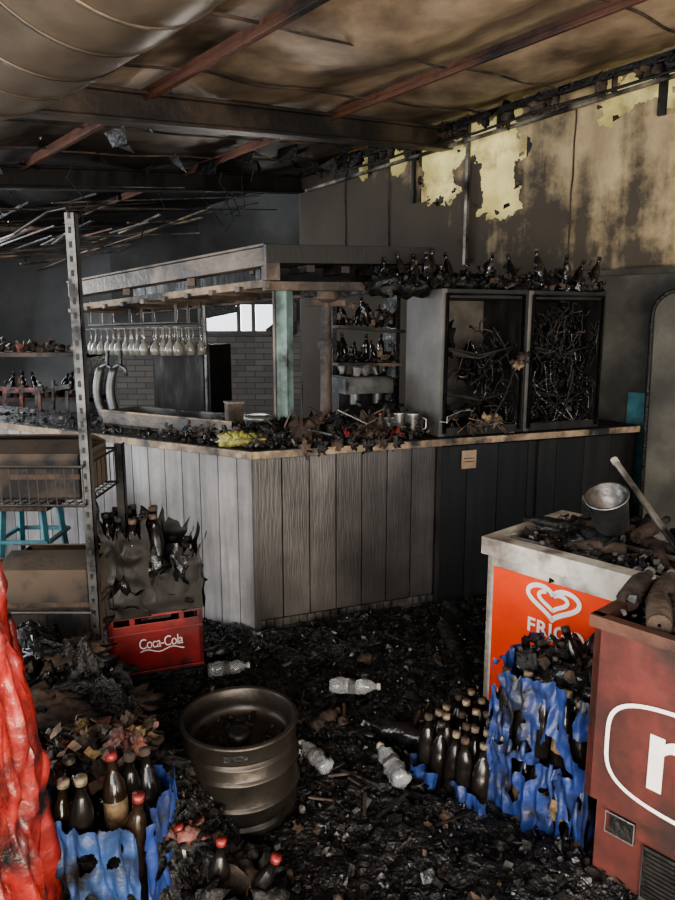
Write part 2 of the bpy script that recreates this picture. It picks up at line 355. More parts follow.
for (hs,hz,a,h) in holes[:3]:
    for k in range(16):
        t=U(0,6.28); s=hs+a*math.cos(t)*1.02; z=hz+h*math.sin(t)*1.02
        if z>roof(s,0)-.12: continue
        p=W(s,z,.012); r=U(.015,.04)
        b.add([p,p+A*r+Z*U(-.02,.02)+NN*U(0,.03),p+A*U(0,r)-Z*r*1.3+NN*U(.01,.04),p-A*r*.4-Z*r*.6],[(0,1,2,3)],R.choice([wallm,ashb,char]))
b.done('wall_right_peeling_edges')
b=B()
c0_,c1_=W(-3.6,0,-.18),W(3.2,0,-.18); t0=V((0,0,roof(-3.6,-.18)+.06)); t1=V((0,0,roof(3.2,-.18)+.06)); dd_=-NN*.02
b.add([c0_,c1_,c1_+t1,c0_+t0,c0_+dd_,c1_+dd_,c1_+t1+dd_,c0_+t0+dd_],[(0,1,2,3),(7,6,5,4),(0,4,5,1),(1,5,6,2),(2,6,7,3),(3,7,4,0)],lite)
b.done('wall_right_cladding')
b=B()
for s0 in(1.75,.66,-.42,2.3): b.bar(W(s0,2.0,-.03),W(s0,3.34,-.03),.05,.04,steeld,up=NN)
b.bar(W(1.19,2.2,.03),W(1.19,3.35,.03),.026,.03,galv,up=NN)
b.bar(W(1.75,2.75,.03),W(1.75,3.3,.03),.025,.03,steeld,up=NN)
b.bar(W(-.32,3.05,.03),W(-.32,3.4,.03),.05,.03,steeld,up=NN)
b.done('trim_wall_studs')
b=B()
for s0 in(.29,2.05,2.6): b.tube([W(s0+.012*nz((z0*.1,s0,0),9),2.05+.12*z0,.010) for z0 in range(11)],.006,ashb,5)
b.tube([W(-.75+.012*nz((z0*.1,3,0),9),2.05+.12*z0,.010) for z0 in range(11)],.005,ashb,5)
b.bar(W(-3,2.07,.03),W(1.3,2.07,.03),.06,.04,wallg,up=Z)
b.bar(W(1.3,2.05,.03),W(3.1,2.02,.03),.05,.06,char,up=Z)
b.done('trim_wall_ledge')
b=B(); 
b.grid(lambda i,j:W(-3.2+4.6*i,2.05*j,.02+.01*nz((i*5,j*3,0),2)),60,30,wallg); b.done('wall_right_lower')
# ---------------------------------------------------------------- back wall with window
b=B(); YB=9.2
def wb(x0,x1,z0,z1,m=brick): b.obb((x0,YB,z0),(x1-x0,0,0),(0,.2,0),(0,0,z1-z0),m)
wb(-10,-2.9,0,3.6,haze_wall); wb(-2.9,-1.75,0,1.75); wb(-2.9,-1.75,1.75,3.6,bsoot); wb(-1.75,-.55,0,1.62); wb(-1.75,-.55,2.0,3.6,bsoot); wb(-.55,5,0,1.75); wb(-.55,5,1.75,3.9,bsoot)
b.done('wall_back')
b=B()
b.bar((-1.75,YB-.02,1.62),(-.55,YB-.02,1.62),.06,.05,steeld); b.bar((-1.75,YB-.02,2.0),(-.55,YB-.02,2.0),.06,.05,steeld)
for x in(-1.75,-1.27,-1.08,-.55): b.bar((x,YB-.02,1.62),(x,YB-.02,2.0),.05,.05,steeld)
b.bar((-1.75,YB-.02,1.86),(-1.3,YB-.03,1.95),.05,.14,char)
b.bar((-.9,YB-.02,1.62),(-.6,YB-.03,1.85),.05,.10,char)
b.done('window_1')
# ---------------------------------------------------------------- bar counter
K=V((-.44,3.62,0)); a_=V((-.852,.524,0)).normalized(); b_=V((.928,.372,0)).normalized()
nl=V((.524,.852,0)).normalized(); nr=V((-.372,.928,0)).normalized()
b=B(); H=1.06
x=0; i=0
while x<3.0:
    w=.135; b.obb(K+a_*x+nl*.02+a_*.003,a_*(w-.006),nl*.025,Z*(H-.05),plankL[(i*2+i//3)%3]); x+=w;i+=1
b.obb(K+nl*.045,a_*3.0,nl*.03,Z*(H-.05),char)
x=0;i=0
while x<1.1:
    w=.158; b.obb(K+b_*x+nr*.02+b_*.003+Z*.10,b_*(w-.006),nr*.025,Z*(H-.15),plankR[(i*2+i//2)%3]); x+=w;i+=1
XR=x
b.obb(K+nr*.045,b_*2.55,nr*.03,Z*(H-.05),soot_s)
b.obb(K-b_*.005+nr*.01,b_*.03,nr*.03,Z*(H-.05),plankR[1])
t=0
while t<XR-.02:
    for r in range(2): b.obb(K+b_*(t+.01)+nr*(.015)+Z*(.004+r*.048),b_*.044,nr*.012,Z*.044,tilem)
    t+=.048
b.obb(K+b_*XR,b_*.03,nr*.08,Z*(H-.05),soot_s)
while x<2.5:
    w=.22; b.obb(K+b_*x+nr*.025+b_*.002+Z*.02,b_*(w-.004),nr*.02,Z*(H-.08),plankD[i%2]); x+=w;i+=1
b.bar(K+b_*(XR+.75)+nr*.015+Z*.02,K+b_*(XR+.75)+nr*.015+Z*1.0,.05,.02,soot_s,up=nr)
L0=K+a_*3.05
def prism(b,poly,z0,z1,m):
    n=len(poly); vs=[P3(p,z0) for p in poly]+[P3(p,z1) for p in poly]
    fs=[(0,1,4,5),(1,2,3,4)]
    top=[tuple(k+n for k in f) for f in fs]; bot=[f[::-1] for f in fs]
    side=[(k,(k+1)%n,(k+1)%n+n,k+n) for k in range(n)]
    b.add(vs,top+bot+side,m)
q=V((.057,.67,0))
inner=[K+b_*2.6+nr*.6,K+q,L0+nl*.6]
prism(b,[L0-nl*.03,K-V((.003,.035,0)),K+b_*2.6-nr*.03]+inner,H-.045,H-.008,timber)
prism(b,[L0-nl*.02,K-V((.002,.02,0)),K+b_*2.6-nr*.02]+inner,H-.008,H,char)
b.bar(L0-nl*.035+Z*(H-.022),K-V((.003,.04,0))+Z*(H-.022),.012,.04,woodedge)
b.bar(K-V((.003,.04,0))+Z*(H-.022),K+b_*2.6-nr*.035+Z*(H-.022),.012,.04,woodedge)
b.obb(K+q,b_*2.5,nr*.03,Z*(H-.05),char); b.obb(K+q,a_*3,nl*.03,Z*(H-.05),char)
b.done('bar_counter',.002)
b=B(); b.obb(K+b_*1.28+nr*.012+Z*.86,b_*.1,nr*.008,Z*.11,paper); 
b.obb(K+b_*1.295+nr*.009+Z*.90,b_*.07,nr*.002,Z*.004,char); b.obb(K+b_*1.295+nr*.009+Z*.92,b_*.07,nr*.002,Z*.004,char); b.done('paper_notice')
# ---------------------------------------------------------------- overhead rack
b=B()
c0=V((-.36,3.98,0)); c1=V((-2.0,5.45,0)); e1=V((.62,4.42,0))
b.bar(P3(c0,2.08),P3(c1,1.97),.10,.10,timberg); 
b.bar(P3(c0,2.08)+Z*.06,P3(c1,1.97)+Z*.06,.12,.015,timberg)
b.bar(P3(c0,1.94),P3(c1,1.84),.05,.045,timberl)
dn=V((.66,.75,0))
i0=c0+dn*.55; i1=c1+dn*.55
b.bar(P3(i0,2.06),P3(i1,1.96),.08,.10,soot_s); b.bar(P3(i0,1.92),P3(i1,1.82),.05,.05,timber)
for k in range(10):
    t=k/9
    p=c0.lerp(c1,t); q2=i0.lerp(i1,t); z=1.98-.10*t
    b.bar(P3(p,z-.06)-dn*.05,P3(q2,z-.06)+dn*.05,.04,.03,timberg if k%2 else timber)
    if k%3==0: b.bar(P3(p,z),P3(p,z+.06),.05,.05,timber)
b.bar(P3(c0,2.09)-b_*.05,P3(e1,2.12),.10,.10,soot_s); b.bar(P3(c0,1.92)-b_*.05,P3(e1,1.94),.06,.05,timber)
b.bar(P3(c0,1.99)+nr*.3,P3(e1,2.02)+nr*.3,.09,.10,soot_s); b.bar(P3(c0+nr*.45,2.06),P3(e1+nr*.45,2.08),.08,.09,timber)
for t in(.2,.4,.6,.8): b.bar(P3(c0.lerp(e1,t),2.02)-nr*.04,P3(c0.lerp(e1,t),2.03)+nr*.5,.05,.04,soot_s)
b.box((c0.x-.01,c0.y,2.03),(.08,.10,.16),timber,(0,0,.4))
r0=V((-1.12,4.95,0)); r1=V((-1.95,5.6,0))
for k in range(3): b.bar(P3(r0+dn*.1*k,1.73),P3(r1+dn*.1*k,1.71),.03,.015,steeld)
for k in range(3): 
    for t in(0,.5,1): p=r0.lerp(r1,t)+dn*.1*k; b.bar(P3(p,1.72),P3(p,1.9),.02,.02,steeld)
b.bar((-.31,4.05,H),(-.31,4.05,1.93),.085,.085,teal,up=(.37,.93,0))
b.bar((-.355,4.00,H),(-.355,4.0,1.93),.015,.02,timberg,up=(.37,.93,0))
b.lathe([(.05,0),(.05,.05),(.035,.06),(.035,.5),(.05,.53),(.05,.56),(.032,.58),(.032,.78),(.08,.80),(.08,.86)],(-.07,4.3,H),timber,seg=14)
b.box((-.07,4.3,1.9),(.30,.07,.05),char,(0,0,.4)); b.box((-.07,4.3,1.84),(.24,.05,.04),timber,(0,0,.4))
b.cyl((-.96,5.15,H),(-.96,5.15,1.95),.014,tapm)
b.done('overhead_glass_rack',.003)
b=B()
gp=[(.003,0),(.032,0),(.034,.003),(.006,.012),(.004,.085),(.012,.10),(.032,.13),(.038,.16),(.034,.20),(.032,.20),(.036,.16),(.03,.132),(.003,.105)]
for k in range(3):
    for i in range(15):
        if R.random()<.12: continue
        p=r0.lerp(r1,i/14)+dn*.1*k
        b.lathe(gp,(p.x,p.y,1.70-.015*i/12),clearg,axis=(U(-.06,.06),U(-.06,.06),-1),seg=10)
b.done('hanging_wine_glasses')
b=B()
cool0=K+b_*1.12+nr*.02
for i in range(40):
    t=U(-.3,1.2); p=cool0+b_*t+nr*U(.05,.4)
    b.bottle((p.x,p.y,1.915+ (U(0,.03))),axis=(U(-.35,.35),U(-.35,.35),1) if i%3 else (U(-1,1),U(-1,1),.15),m=glassd,cap=R.choice([char,char,ashb]),sc=U(.6,1.0),seg=8)
for i in range(600):
    t=U(-.3,1.22); p=cool0+b_*t+nr*U(.0,.42); z=1.93+abs(R.gauss(0,.05))
    (b.chunk if i%3 else b.flake)((p.x,p.y,z),U(.008,.03),R.choice([char,charg,char,char,ashb]))
for i in range(9):
    p=cool0+b_*(-.25+i*.17)+nr*.2; b.blob((p.x,p.y,1.94),(.12,.13,.06),char,seed=i,amp=.6,sc=5)
b.done('burnt_bottle_heap')
# ---------------------------------------------------------------- display coolers
def cooler(o,w,hh,fill):
    b=B(); d=.43; t=.035; o=V(o)
    b.obb(o,b_*t,nr*d,Z*hh,coolerm); b.obb(o+b_*(w-t),b_*t,nr*d,Z*hh,soot_s)
    b.obb(o+b_*t,b_*(w-2*t),nr*d,Z*.05,soot_s); b.obb(o+b_*t+Z*(hh-.05),b_*(w-2*t),nr*d,Z*.05,soot_s)
    b.obb(o+b_*t+nr*(d-.02),b_*(w-2*t),nr*.02,Z*hh,coolback if not fill else soot_s)
    b.tube([o+b_*.03-nr*.01+Z*.02,o+b_*.03-nr*.012+Z*(hh-.03),o+b_*(w-.03)-nr*.01+Z*(hh-.03),o+b_*(w-.03)-nr*.012+Z*.02],.012,charg,6)
    for k in range(2):
        z=.25+.27*k
        for r in range(7): b.tube([o+b_*t+nr*(.06+r*.05)+Z*z,o+b_*(w*.5)+nr*(.06+r*.05)+Z*(z-.04-.03*k),o+b_*(w-t)+nr*(.06+r*.05)+Z*z],.004,steeld,4)
        b.tube([o+b_*t+nr*.05+Z*z,o+b_*(w*.5)+nr*.03+Z*(z-.05),o+b_*(w-t)+nr*.05+Z*z],.008,steeld,5)
    n=240 if fill else 46
    for k in range(n):
        u0=U(t*1.3,w-t*1.3) if fill else U(w*.5,w-t*1.3)
        p=o+b_*u0+nr*U(.02,.2)+Z*(U(.05,hh-.1) if fill else U(.05,.65))
        pts=[p]; dv=V((U(-.04,.04),U(-.02,.02),U(-.06,.06)))
        for j in range(7):
            dv=dv*.7+V((U(-.03,.03),U(-.02,.02),U(-.04,.03)))
            p=p+dv
            rel=p-o; bb=max(t+.01,min(w-t-.01,rel.dot(b_))); zz=max(.05,min(hh-.06,rel.z)); dd=max(.0,min(.3,rel.dot(nr)))
            p=o+b_*bb+nr*dd+Z*zz; pts.append(p)
        b.tube(pts,U(.002,.006),R.choice([char,charg,char,ashb if k%4==0 else char]),5)
    for k in range(120 if fill else 40):
        p=o+b_*U(t+.03,w-t-.03)+nr*U(.06,.35)+Z*(U(.05,.65) if fill else .05+abs(R.gauss(0,.06))); (b.chunk if k%2 else b.flake)(p,U(.012,.035),R.choice([char,ashb,charg]))
    for k in range(14 if fill else 3): 
        p=o+b_*U(.1,w-.1)+nr*U(.1,.3)+Z*U(.2,.6); b.blob(p,(.05,.04,.1),char,amp=.8,sc=5,seed=k)
    return b.done('display_cooler',.004)
cw=.585
cooler(cool0+Z*(H+.002),cw,.85,False)
cooler(cool0+b_*(cw+.01)+Z*(H+.002),cw,.85,True)
b=B()
for i,(t,z) in enumerate([(.25,1.12),(.3,1.16),(.2,1.1),(.50,1.48),(.53,1.52),(.36,1.15)]):
    p=cool0+b_*t-nr*.05
    b.blob((p.x,p.y,z),(.03,.012,.025),goldb if i%2 else ashb,amp=1.2,sc=7,seed=i*3)
for i in range(20):
    p=cool0+b_*U(.02,.45)-nr*.04; z=U(1.08,1.22); sx=U(-.14,.14)
    b.tube([(p.x,p.y,z),(p.x+sx*.4,p.y-.02,z+U(-.04,.04)),(p.x+sx,p.y-.01,z-U(-.02,.06))],.003,R.choice([goldb,ash,steel,ashb]),5)
b.tube([cool0+b_*.3-nr*.04+Z*1.1,cool0+b_*.42-nr*.05+Z*1.3,cool0+b_*.5-nr*.04+Z*1.5],.006,steeld,5)
b.done('melted_cable_tangle')
# ---------------------------------------------------------------- items on counter
def cpos(t,d,side='R'): return K+(b_*t+nr*d if side=='R' else a_*t+nl*d)
b=B()
for i in range(1300):
    side='R' if i%3 else 'L'
    t=U(-.02,1.1) if side=='R' else U(0,.7)
    d=U(.0,.5); p=cpos(t,d,side); z=H+abs(R.gauss(0,.035))
    (b.chunk if i%2 else b.flake)((p.x,p.y,z),U(.006,.023),R.choice([char,charg,char,ashb,ash,ashb,char]))
for i in range(12):
    p=cpos(.08+.085*i,.22+U(-.08,.08)); b.blob((p.x,p.y,H+.02),(.08,.08,U(.04,.12)),R.choice([char,ashb,char]),seed=i+3,amp=.7,sc=5)
for i in range(34):
    p=cpos(U(.2,1.0),U(.06,.4)); q2=p+V((U(-.2,.2),U(-.1,.1),0)); b.bar(P3(p,H+U(.02,.09)),P3(q2,H+U(.02,.2)),U(.006,.02),U(.005,.01),R.choice([steeld,tapm,char,timber,char]))
for i in range(7):
    p=cpos(.5+.06*i,.05+.02*(i%3)); b.blob((p.x,p.y,H+.03),(.03,.028,.03),R.choice([pinkb,capr,ashb,charg]),seed=i+30,amp=.9,sc=6)
for i in range(7):
    p=cpos(.28+.09*i,-.02); b.blob((p.x,p.y-.02,H-.0),(.03,.012,.03),R.choice([ashb,char]),seed=i+50,amp=1.1,sc=6)
b.done('countertop_debris')
b=B()
for i,(t,d,r) in enumerate([(-.02,.12,.06),(.05,.10,.045),(-.08,.16,.05),(.0,.2,.06)]):
    p=cpos(t,d) ; b.blob((p.x-.02,p.y,H+.035),(r,r*.7,.04),yellow if i<3 else ashb,amp=.7,sc=6,seed=i+70)
b.done('crisp_bags')
b=B()
cupp=[(.003,0),(.042,0),(.045,.01),(.045,.13),(.048,.14),(.045,.14),(.041,.13),(.04,.012),(.003,.01)]
for t,d,s_ in((1.0,.12,1),(.94,.18,1),(.88,.2,.8)):
    p=cpos(t,d); b.lathe([(r*s_,z*s_) for r,z in cupp],(p.x,p.y,H),steel,seg=16)
p=cpos(1.0,.12); b.tube([(p.x+.045,p.y,H+.12),(p.x+.08,p.y,H+.10),(p.x+.08,p.y,H+.05),(p.x+.045,p.y,H+.03)],.006,steel)
b.done('steel_milk_jugs')
b=B(); p=cpos(.78,.10); b.bottle((p.x,p.y,H),sc=.62,m=ashb,cap=capr); b.done('sauce_bottle')
b=B(); o=cpos(.78,.62)+Z*.95
b.obb(o,b_*.34,nr*.3,Z*.12,tapm); b.obb(o+Z*.12+nr*.12,b_*.34,nr*.18,Z*.2,steeld); b.obb(o+Z*.32,b_*.34,nr*.3,Z*.1,tapm)
for k in range(2): 
    q2=o+b_*(.09+.16*k)+nr*.06; b.cyl(q2+Z*.25,q2+Z*.32,.035,tapm); b.bar(q2+Z*.27,q2+Z*.25-nr*.12,.02,.02,char)
b.obb(o+Z*.42+b_*.02,b_*.3,nr*.28,Z*.01,steeld)
for k in range(6): q2=o+b_*(.05+.05*k)+nr*U(.05,.22)+Z*.43; b.lathe([(.003,0),(.02,0),(.032,.06),(.03,.06),(.018,.005),(.003,.005)],q2,ash if k%2 else tapm,axis=(U(-.3,.3),U(-.3,.3),1),seg=12)
b.done('espresso_machine',.006)
b=B()
o=cpos(.82,.95)
for z in(1.2,1.45,1.7,1.95): b.bar(o+Z*z,o+b_*.5+Z*(z+U(-.05,.05)),.2,.02,timber)
for t in(0,.48): b.obb(o+b_*t,b_*.03,nr*.22,Z*2.0,char)
for z in(1.22,1.47,1.72):
    for k in range(6): q2=o+b_*(.06+.07*k)+nr*U(.02,.12)+Z*z; b.bottle(q2,sc=U(.5,.95),axis=(U(-.4,.4),U(-.2,.2),1),cap=R.choice([char,ashb]),seg=8)
for k in range(260): q2=o+b_*U(.03,.48)+nr*U(0,.15)+Z*(R.choice([1.21,1.46,1.71,1.96])+abs(R.gauss(0,.05))); b.chunk(q2,U(.01,.035),R.choice([char,ashb,ash,char,steeld,timberl]))
b.done('back_bar_shelf')
b=B(); p0=cpos(.33,.22,'L'); 
b.obb(p0+Z*H,a_*1.1,nl*.02,Z*.10,timberg); b.obb(p0+nl*.3+Z*H,a_*1.1,nl*.02,Z*.10,tapm)
b.obb(p0+Z*H,a_*.02,nl*.32,Z*.10,steel); b.obb(p0+a_*1.08+Z*H,a_*.02,nl*.32,Z*.10,steel); b.obb(p0+Z*(H+.002),a_*1.1,nl*.32,Z*.02,steeld)
b.obb(p0-nl*.012+Z*(H+.095)-a_*.01,a_*1.12,nl*.03,Z*.012,woodedge)
b.done('drip_tray_sink',.003)
b=B(); p=cpos(.16,.26,'L')
b.lathe([(.003,0),(.07,0),(.085,.12),(.09,.13),(.085,.13),(.07,.02),(.003,.02)],(p.x,p.y,H),char,seg=18); b.lathe([(.09,.13),(.092,.14),(.06,.15),(.003,.15)],(p.x,p.y,H),tapm,seg=18)
b.done('ice_bucket')
b=B(); p=cpos(.38,.30,'L'); b.box((p.x,p.y,H+.14),(.09,.09,.12),ashb,(0,0,.4)); b.box((p.x,p.y,H+.205),(.10,.10,.012),ash,(0,0,.4)); b.box((p.x,p.y,H+.04),(.08,.08,.08),charg,(0,0,.4)); b.done('napkin_holder',.004)
b=B()
for i in range(320):
    p=cpos(U(.2,2.6),U(.0,.55),'L'); (b.chunk if i%2 else b.flake)((p.x,p.y,H+abs(R.gauss(0,.012))),U(.006,.022),R.choice([char,charg,ash,char]))
b.done('countertop_rubble')
b=B()
for k in range(2):
    p=cpos(1.5+.13*k,.42,'L'); pts=[]
    for j in range(12):
        z=j/11*.36; x=-.05*math.sin(j/11*math.pi*.9); pts.append((p.x+x,p.y,H+z))
    b.tube(pts,[.036-.010*j/11 for j in range(12)],tapm,10)
    top=V(pts[-1]); b.tube([top,top+V((.04,-.01,.03)),top+V((.08,-.02,.0)),top+V((.085,-.02,-.05))],.014,tapm,8)
    b.cyl((p.x,p.y,H),(p.x,p.y,H+.02),.06,steeld)
    b.bar(top+V((.05,-.02,.02)),top+V((.06,-.03,.12)),.015,.03,char)
b.done('beer_tap_tower')
b=B()
b.obb((-1.55,5.9,0),(.5,-.1,0),(.1,.5,0),(0,0,1.55),soot_s); b.obb((-1.52,5.86,1.0),(.42,-.085,0),(.0,.03,0),(0,0,.5),soot_s); b.obb((-1.54,5.87,.95),(.46,-.09,0),(0,.03,0),(0,0,.03),steeld)
b.obb((-1.54,5.87,.1),(.46,-.09,0),(0,.03,0),(0,0,.8),steeld)
b.done('glasswasher_cabinet',.006)
b=B()
for z in(.5,1.0,1.42): b.obb((-4.0,6.6,z),(1.7,0,0),(0,.4,0),(0,0,.04),timber)
for x in(-4.0,-2.35): b.obb((x,6.6,0),(.05,0,0),(0,.4,0),(0,0,1.45),char)
for i in range(360): b.chunk((U(-3.95,-2.35),U(6.62,6.95),R.choice([.55,1.05,1.05,1.48])+abs(R.gauss(0,.04))),U(.02,.05),R.choice([ashb,timberl,char,pinkb,card,goldb,ash]))
for i in range(9): b.bottle((-3.9+.17*i+U(-.05,.05),6.75,1.04),axis=(U(-.5,.5),0,1),cap=char,seg=8)
b.done('storage_shelving')
b=B()
for (x,y,m) in((-2.75,5.9,pinkb),(-2.55,6.0,ash),(-3.0,6.05,pinkb),(-3.25,6.1,ash)):
    for dx in(-.15,.15):
        for dy in(-.15,.15): b.bar((x+dx,y+dy,0),(x+dx*.8,y+dy*.8,.45),.03,.03,m)
    b.box((x,y,.46),(.36,.36,.03),m); 
    for dx in(-.14,0,.14): b.bar((x+dx,y+.17,.46),(x+dx+U(-.04,.04),y+.24,1.22+U(-.1,.05)),.025,.02,m)
    b.box((x,y+.24,1.15),(.34,.03,.04),m,(0,U(-.2,.2),0))
b.done('stacked_chairs')
b=B()
o=V((-1.78,3.95,0))
for dx,dy in((-.16,-.16),(.16,-.16),(-.16,.16),(.16,.16)): b.bar(o+V((dx,dy,0)),o+V((dx*.7,dy*.7,.68)),.03,.03,tealb)
for z in(.22,.5): 
    for s1,s2 in(((-.15,-.15),(.15,-.15)),((.15,-.15),(.15,.15)),((.15,.15),(-.15,.15)),((-.15,.15),(-.15,-.15))): b.bar(o+V((s1[0],s1[1],z)),o+V((s2[0],s2[1],z)),.025,.02,tealb)
b.box((o.x,o.y,.70),(.32,.32,.035),ashb)
b.done('bar_stool',.003)
# ---------------------------------------------------------------- metal rack left
b=B()
for (x,y,h) in((-.955,2.60,2.1),(-.955,3.0,1.2),(-1.85,2.6,2.1),(-1.85,3.0,2.1)):
    mm_=tapm if y<2.9 else steeld
    b.obb((x-.018,y,0),(.036,0,0),(0,.003,0),(0,0,h),mm_); b.obb((x+.015,y,0),(.003,0,0),(0,.036,0),(0,0,h),mm_)
    if y<2.9:
        for k in range(int(h/.05)): b.box((x-.002,y-.001,.04+k*.05),(.010,.003,.022),char)
b.tube([(-.955,2.6,2.09),(-.97,2.62,2.12),(-1.05,2.65,2.11),(-1.2,2.7,2.04)],.006,steeld,6)
for (z0,hh) in((1.03,.15),(.47,.13)):
    x0,x1,y0,y1=-1.83,-.96,2.58,3.0
    for z in(z0,z0+hh): b.tube([(x0,y0,z),(x1,y0,z),(x1,y1,z),(x0,y1,z),(x0,y0,z)],.006,steeld,5)
    for k in range(26):
        x=x0+(x1-x0)*k/25; b.tube([(x,y0,z0+hh),(x,y0,z0),(x,y1,z0),(x,y1,z0+hh)],.0022,steeld,4)
    for k in range(9):
        y=y0+(y1-y0)*k/8; b.tube([(x0,y,z0),(x1,y,z0),(x1,y,z0+hh)],.0022,steeld,4)
b.done('wire_basket_rack')
def carton(o,w,d,h,rz,m=card):
    b=B(); Rz=Matrix.Rotation(rz,3,'Z'); X=Rz@V((w,0,0)); Y=Rz@V((0,d,0)); o=V(o); t=.006
    x,y=X.normalized(),Y.normalized()
    b.obb(o,X,y*t,Z*h,m); b.obb(o+Y-y*t,X,y*t,Z*h,m); b.obb(o,x*t,Y,Z*h,m); b.obb(o+X-x*t,x*t,Y,Z*h,m); b.obb(o,X,Y,Z*t,m)
    b.obb(o+Z*h,X,(Y*.48+Z*.03),Z*t,m); b.obb(o+Y+Z*h,X,(-Y*.46+Z*.05),Z*t,m)
    b.obb(o+Z*h*.45-y*.001,X,y*.001,Z*.02,ashb)
    return b.done('cardboard_box',.002)
carton((-1.55,2.62,1.045),.56,.34,.17,0.02)
carton((-1.34,2.61,.485),.36,.34,.27,.03)
carton((-1.80,2.63,.485),.4,.34,.2,.0)
# ---------------------------------------------------------------- crate stack (red)
def crate(b,o,xa,ya,w,d,h,m,t=.018):
    o=V(o); X=V(xa); Y=V(ya)
    b.obb(o,X*w,Y*d,Z*.02,m)
    for (p,dr,n,L) in((o,X,Y,w),(o+Y*(d-t),X,Y,w),(o,Y,X,d),(o+X*(w-t),Y,X,d)):
        b.obb(p,dr*L,n*t,Z*h*.62,m); b.obb(p+Z*h*.85,dr*L,n*t,Z*h*.15,m)
        for k in (0,.22,.74,.94): b.obb(p+dr*L*k,dr*L*.06,n*t,Z*h,m)
    for z in(.0,.6,.85): b.obb(o-Y*.006+Z*(h*z),X*w,Y*.006,Z*.012,m)
cx=V((.93,.36,0)).normalized(); cy=V((-.36,.93,0)).normalized()
b=B(); oc=V((-1.0,2.85,0))
crate(b,oc+V((-.01,0,0)),cx,cy,.42,.32,.17,char); 
b.obb(oc+cx*.01+cy*.03+Z*.02,cx*.4,cy*.27,Z*.15,char)
oc2=oc+Z*.175+cx*.005
crate(b,oc2,cx,cy,.41,.31,.31,redc)
b.obb(oc2-cy*.004+cx*.02+Z*.035,cx*.37,cy*.006,Z*.2,redc)
b.obb(oc2-cx*.004+Z*.01,cx*.006,cy*.31,Z*.29,char)
b.text('Coca-Cola',.068,oc2+cx*.125-cy*.0055+Z*.12,cx,Z,-cy,logow,xs=.72,space=.9)
b.ribbon([(.13+.016*k,.105+.008*math.sin(k*.9)) for k in range(13)],.005,oc2-cy*.004,cx,Z,-cy,logow)
b.obb(oc2+cx*.14-cy*.005+Z*.25,cx*.13,cy*.006,Z*.03,char)
b.done('drinks_crate',.002)
b=B()
for i in range(6):
    for j in range(4):
        p=oc2+cx*(.05+.062*i)+cy*(.05+.07*j)+Z*(.20+U(0,.03)+(.22 if i<4 else .05))
        b.bottle(p,axis=(U(-.12,.12),U(-.1,.1),1),m=glassd,cap=R.choice([ashb,char,timber]),seg=10,sc=1.15)
def shell(o,X,L,base,top,seed):
    def f(i,j):
        h=base+(top+ .12*nz((i*5,seed,0),1.6)+.06*nz((i*17,seed,0),1.5)-base)*j
        p=V(o)+V(X)*(L*i)+Z*h; return p+V((nz(p,7,seed)+.4*nz(p,20,seed),nz(p,7,seed+5)+.4*nz(p,20,seed+3),0))*.035*(.4+j)
    b.grid(f,60,30,soot_s)
shell(oc2-cx*.03-cy*.01,cx,.22,.27,.68,1); shell(oc2-cx*.03-cy*.01,cy,.33,.27,.78,2); shell(oc2+cy*.32-cx*.02,cx,.42,.27,.62,3)
shell(oc2+cx*.17-cy*.01,cx,.25,.28,.52,4); shell(oc2+cx*.42-cy*.01,cy,.33,.27,.54,5)
for i in range(24):
    t=U(0,1); p=oc2+cx*(.0+.42*t)+cy*U(.02,.28)+Z*U(.28,.60-.14*t); b.blob(p,(.05,.04,.06),R.choice([char,soot_s,charg]),seed=i,amp=.9,sc=6,seg=12)
for i in range(70):
    t=U(0,1); p=oc2+cx*(.42*t)+cy*U(-.03,.28)+Z*U(.28,.58-.12*t); b.flake(p,U(.015,.04),char)
b.done('burnt_bottle_crate')
# ---------------------------------------------------------------- keg
b=B(); kp=(-.345,2.25,0)
prof=[(.003,.04),(.17,.04),(.176,.0),(.197,.0),(.2,.004),(.2,.052),(.199,.055),(.188,.062),(.188,.066),(.199,.073),(.2,.078),(.2,.118),(.201,.120),(.209,.126),(.210,.130),(.209,.134),(.201,.140),(.2,.142),(.2,.215),(.201,.217),(.209,.223),(.210,.227),(.209,.231),(.201,.237),(.2,.239),(.2,.276),(.199,.280),(.188,.287),(.188,.291),(.199,.298),(.2,.303),(.2,.345),(.205,.350),(.207,.356),(.203,.362),(.192,.362),(.188,.356),(.186,.30),(.18,.262),(.13,.268),(.06,.272),(.003,.272)]
b.lathe(prof,kp,keg_m,seg=56)
b.lathe([(.04,.27),(.04,.30),(.03,.305),(.003,.305)],kp,steeld,seg=18)
for a0_ in(.6,2.7,4.8):
    for da in [x*.03-.18 for x in range(13)]:
        a=a0_+da; b.box((kp[0]+.2015*math.cos(a),kp[1]+.2015*math.sin(a),.325),(.003,.0065,.022),char,(0,0,a))
for i in range(60):
    a=U(0,6.28); r=U(.0,.16); b.chunk((kp[0]+r*math.cos(a),kp[1]+r*math.sin(a),.272),U(.005,.018),char)
b.done('beer_keg')
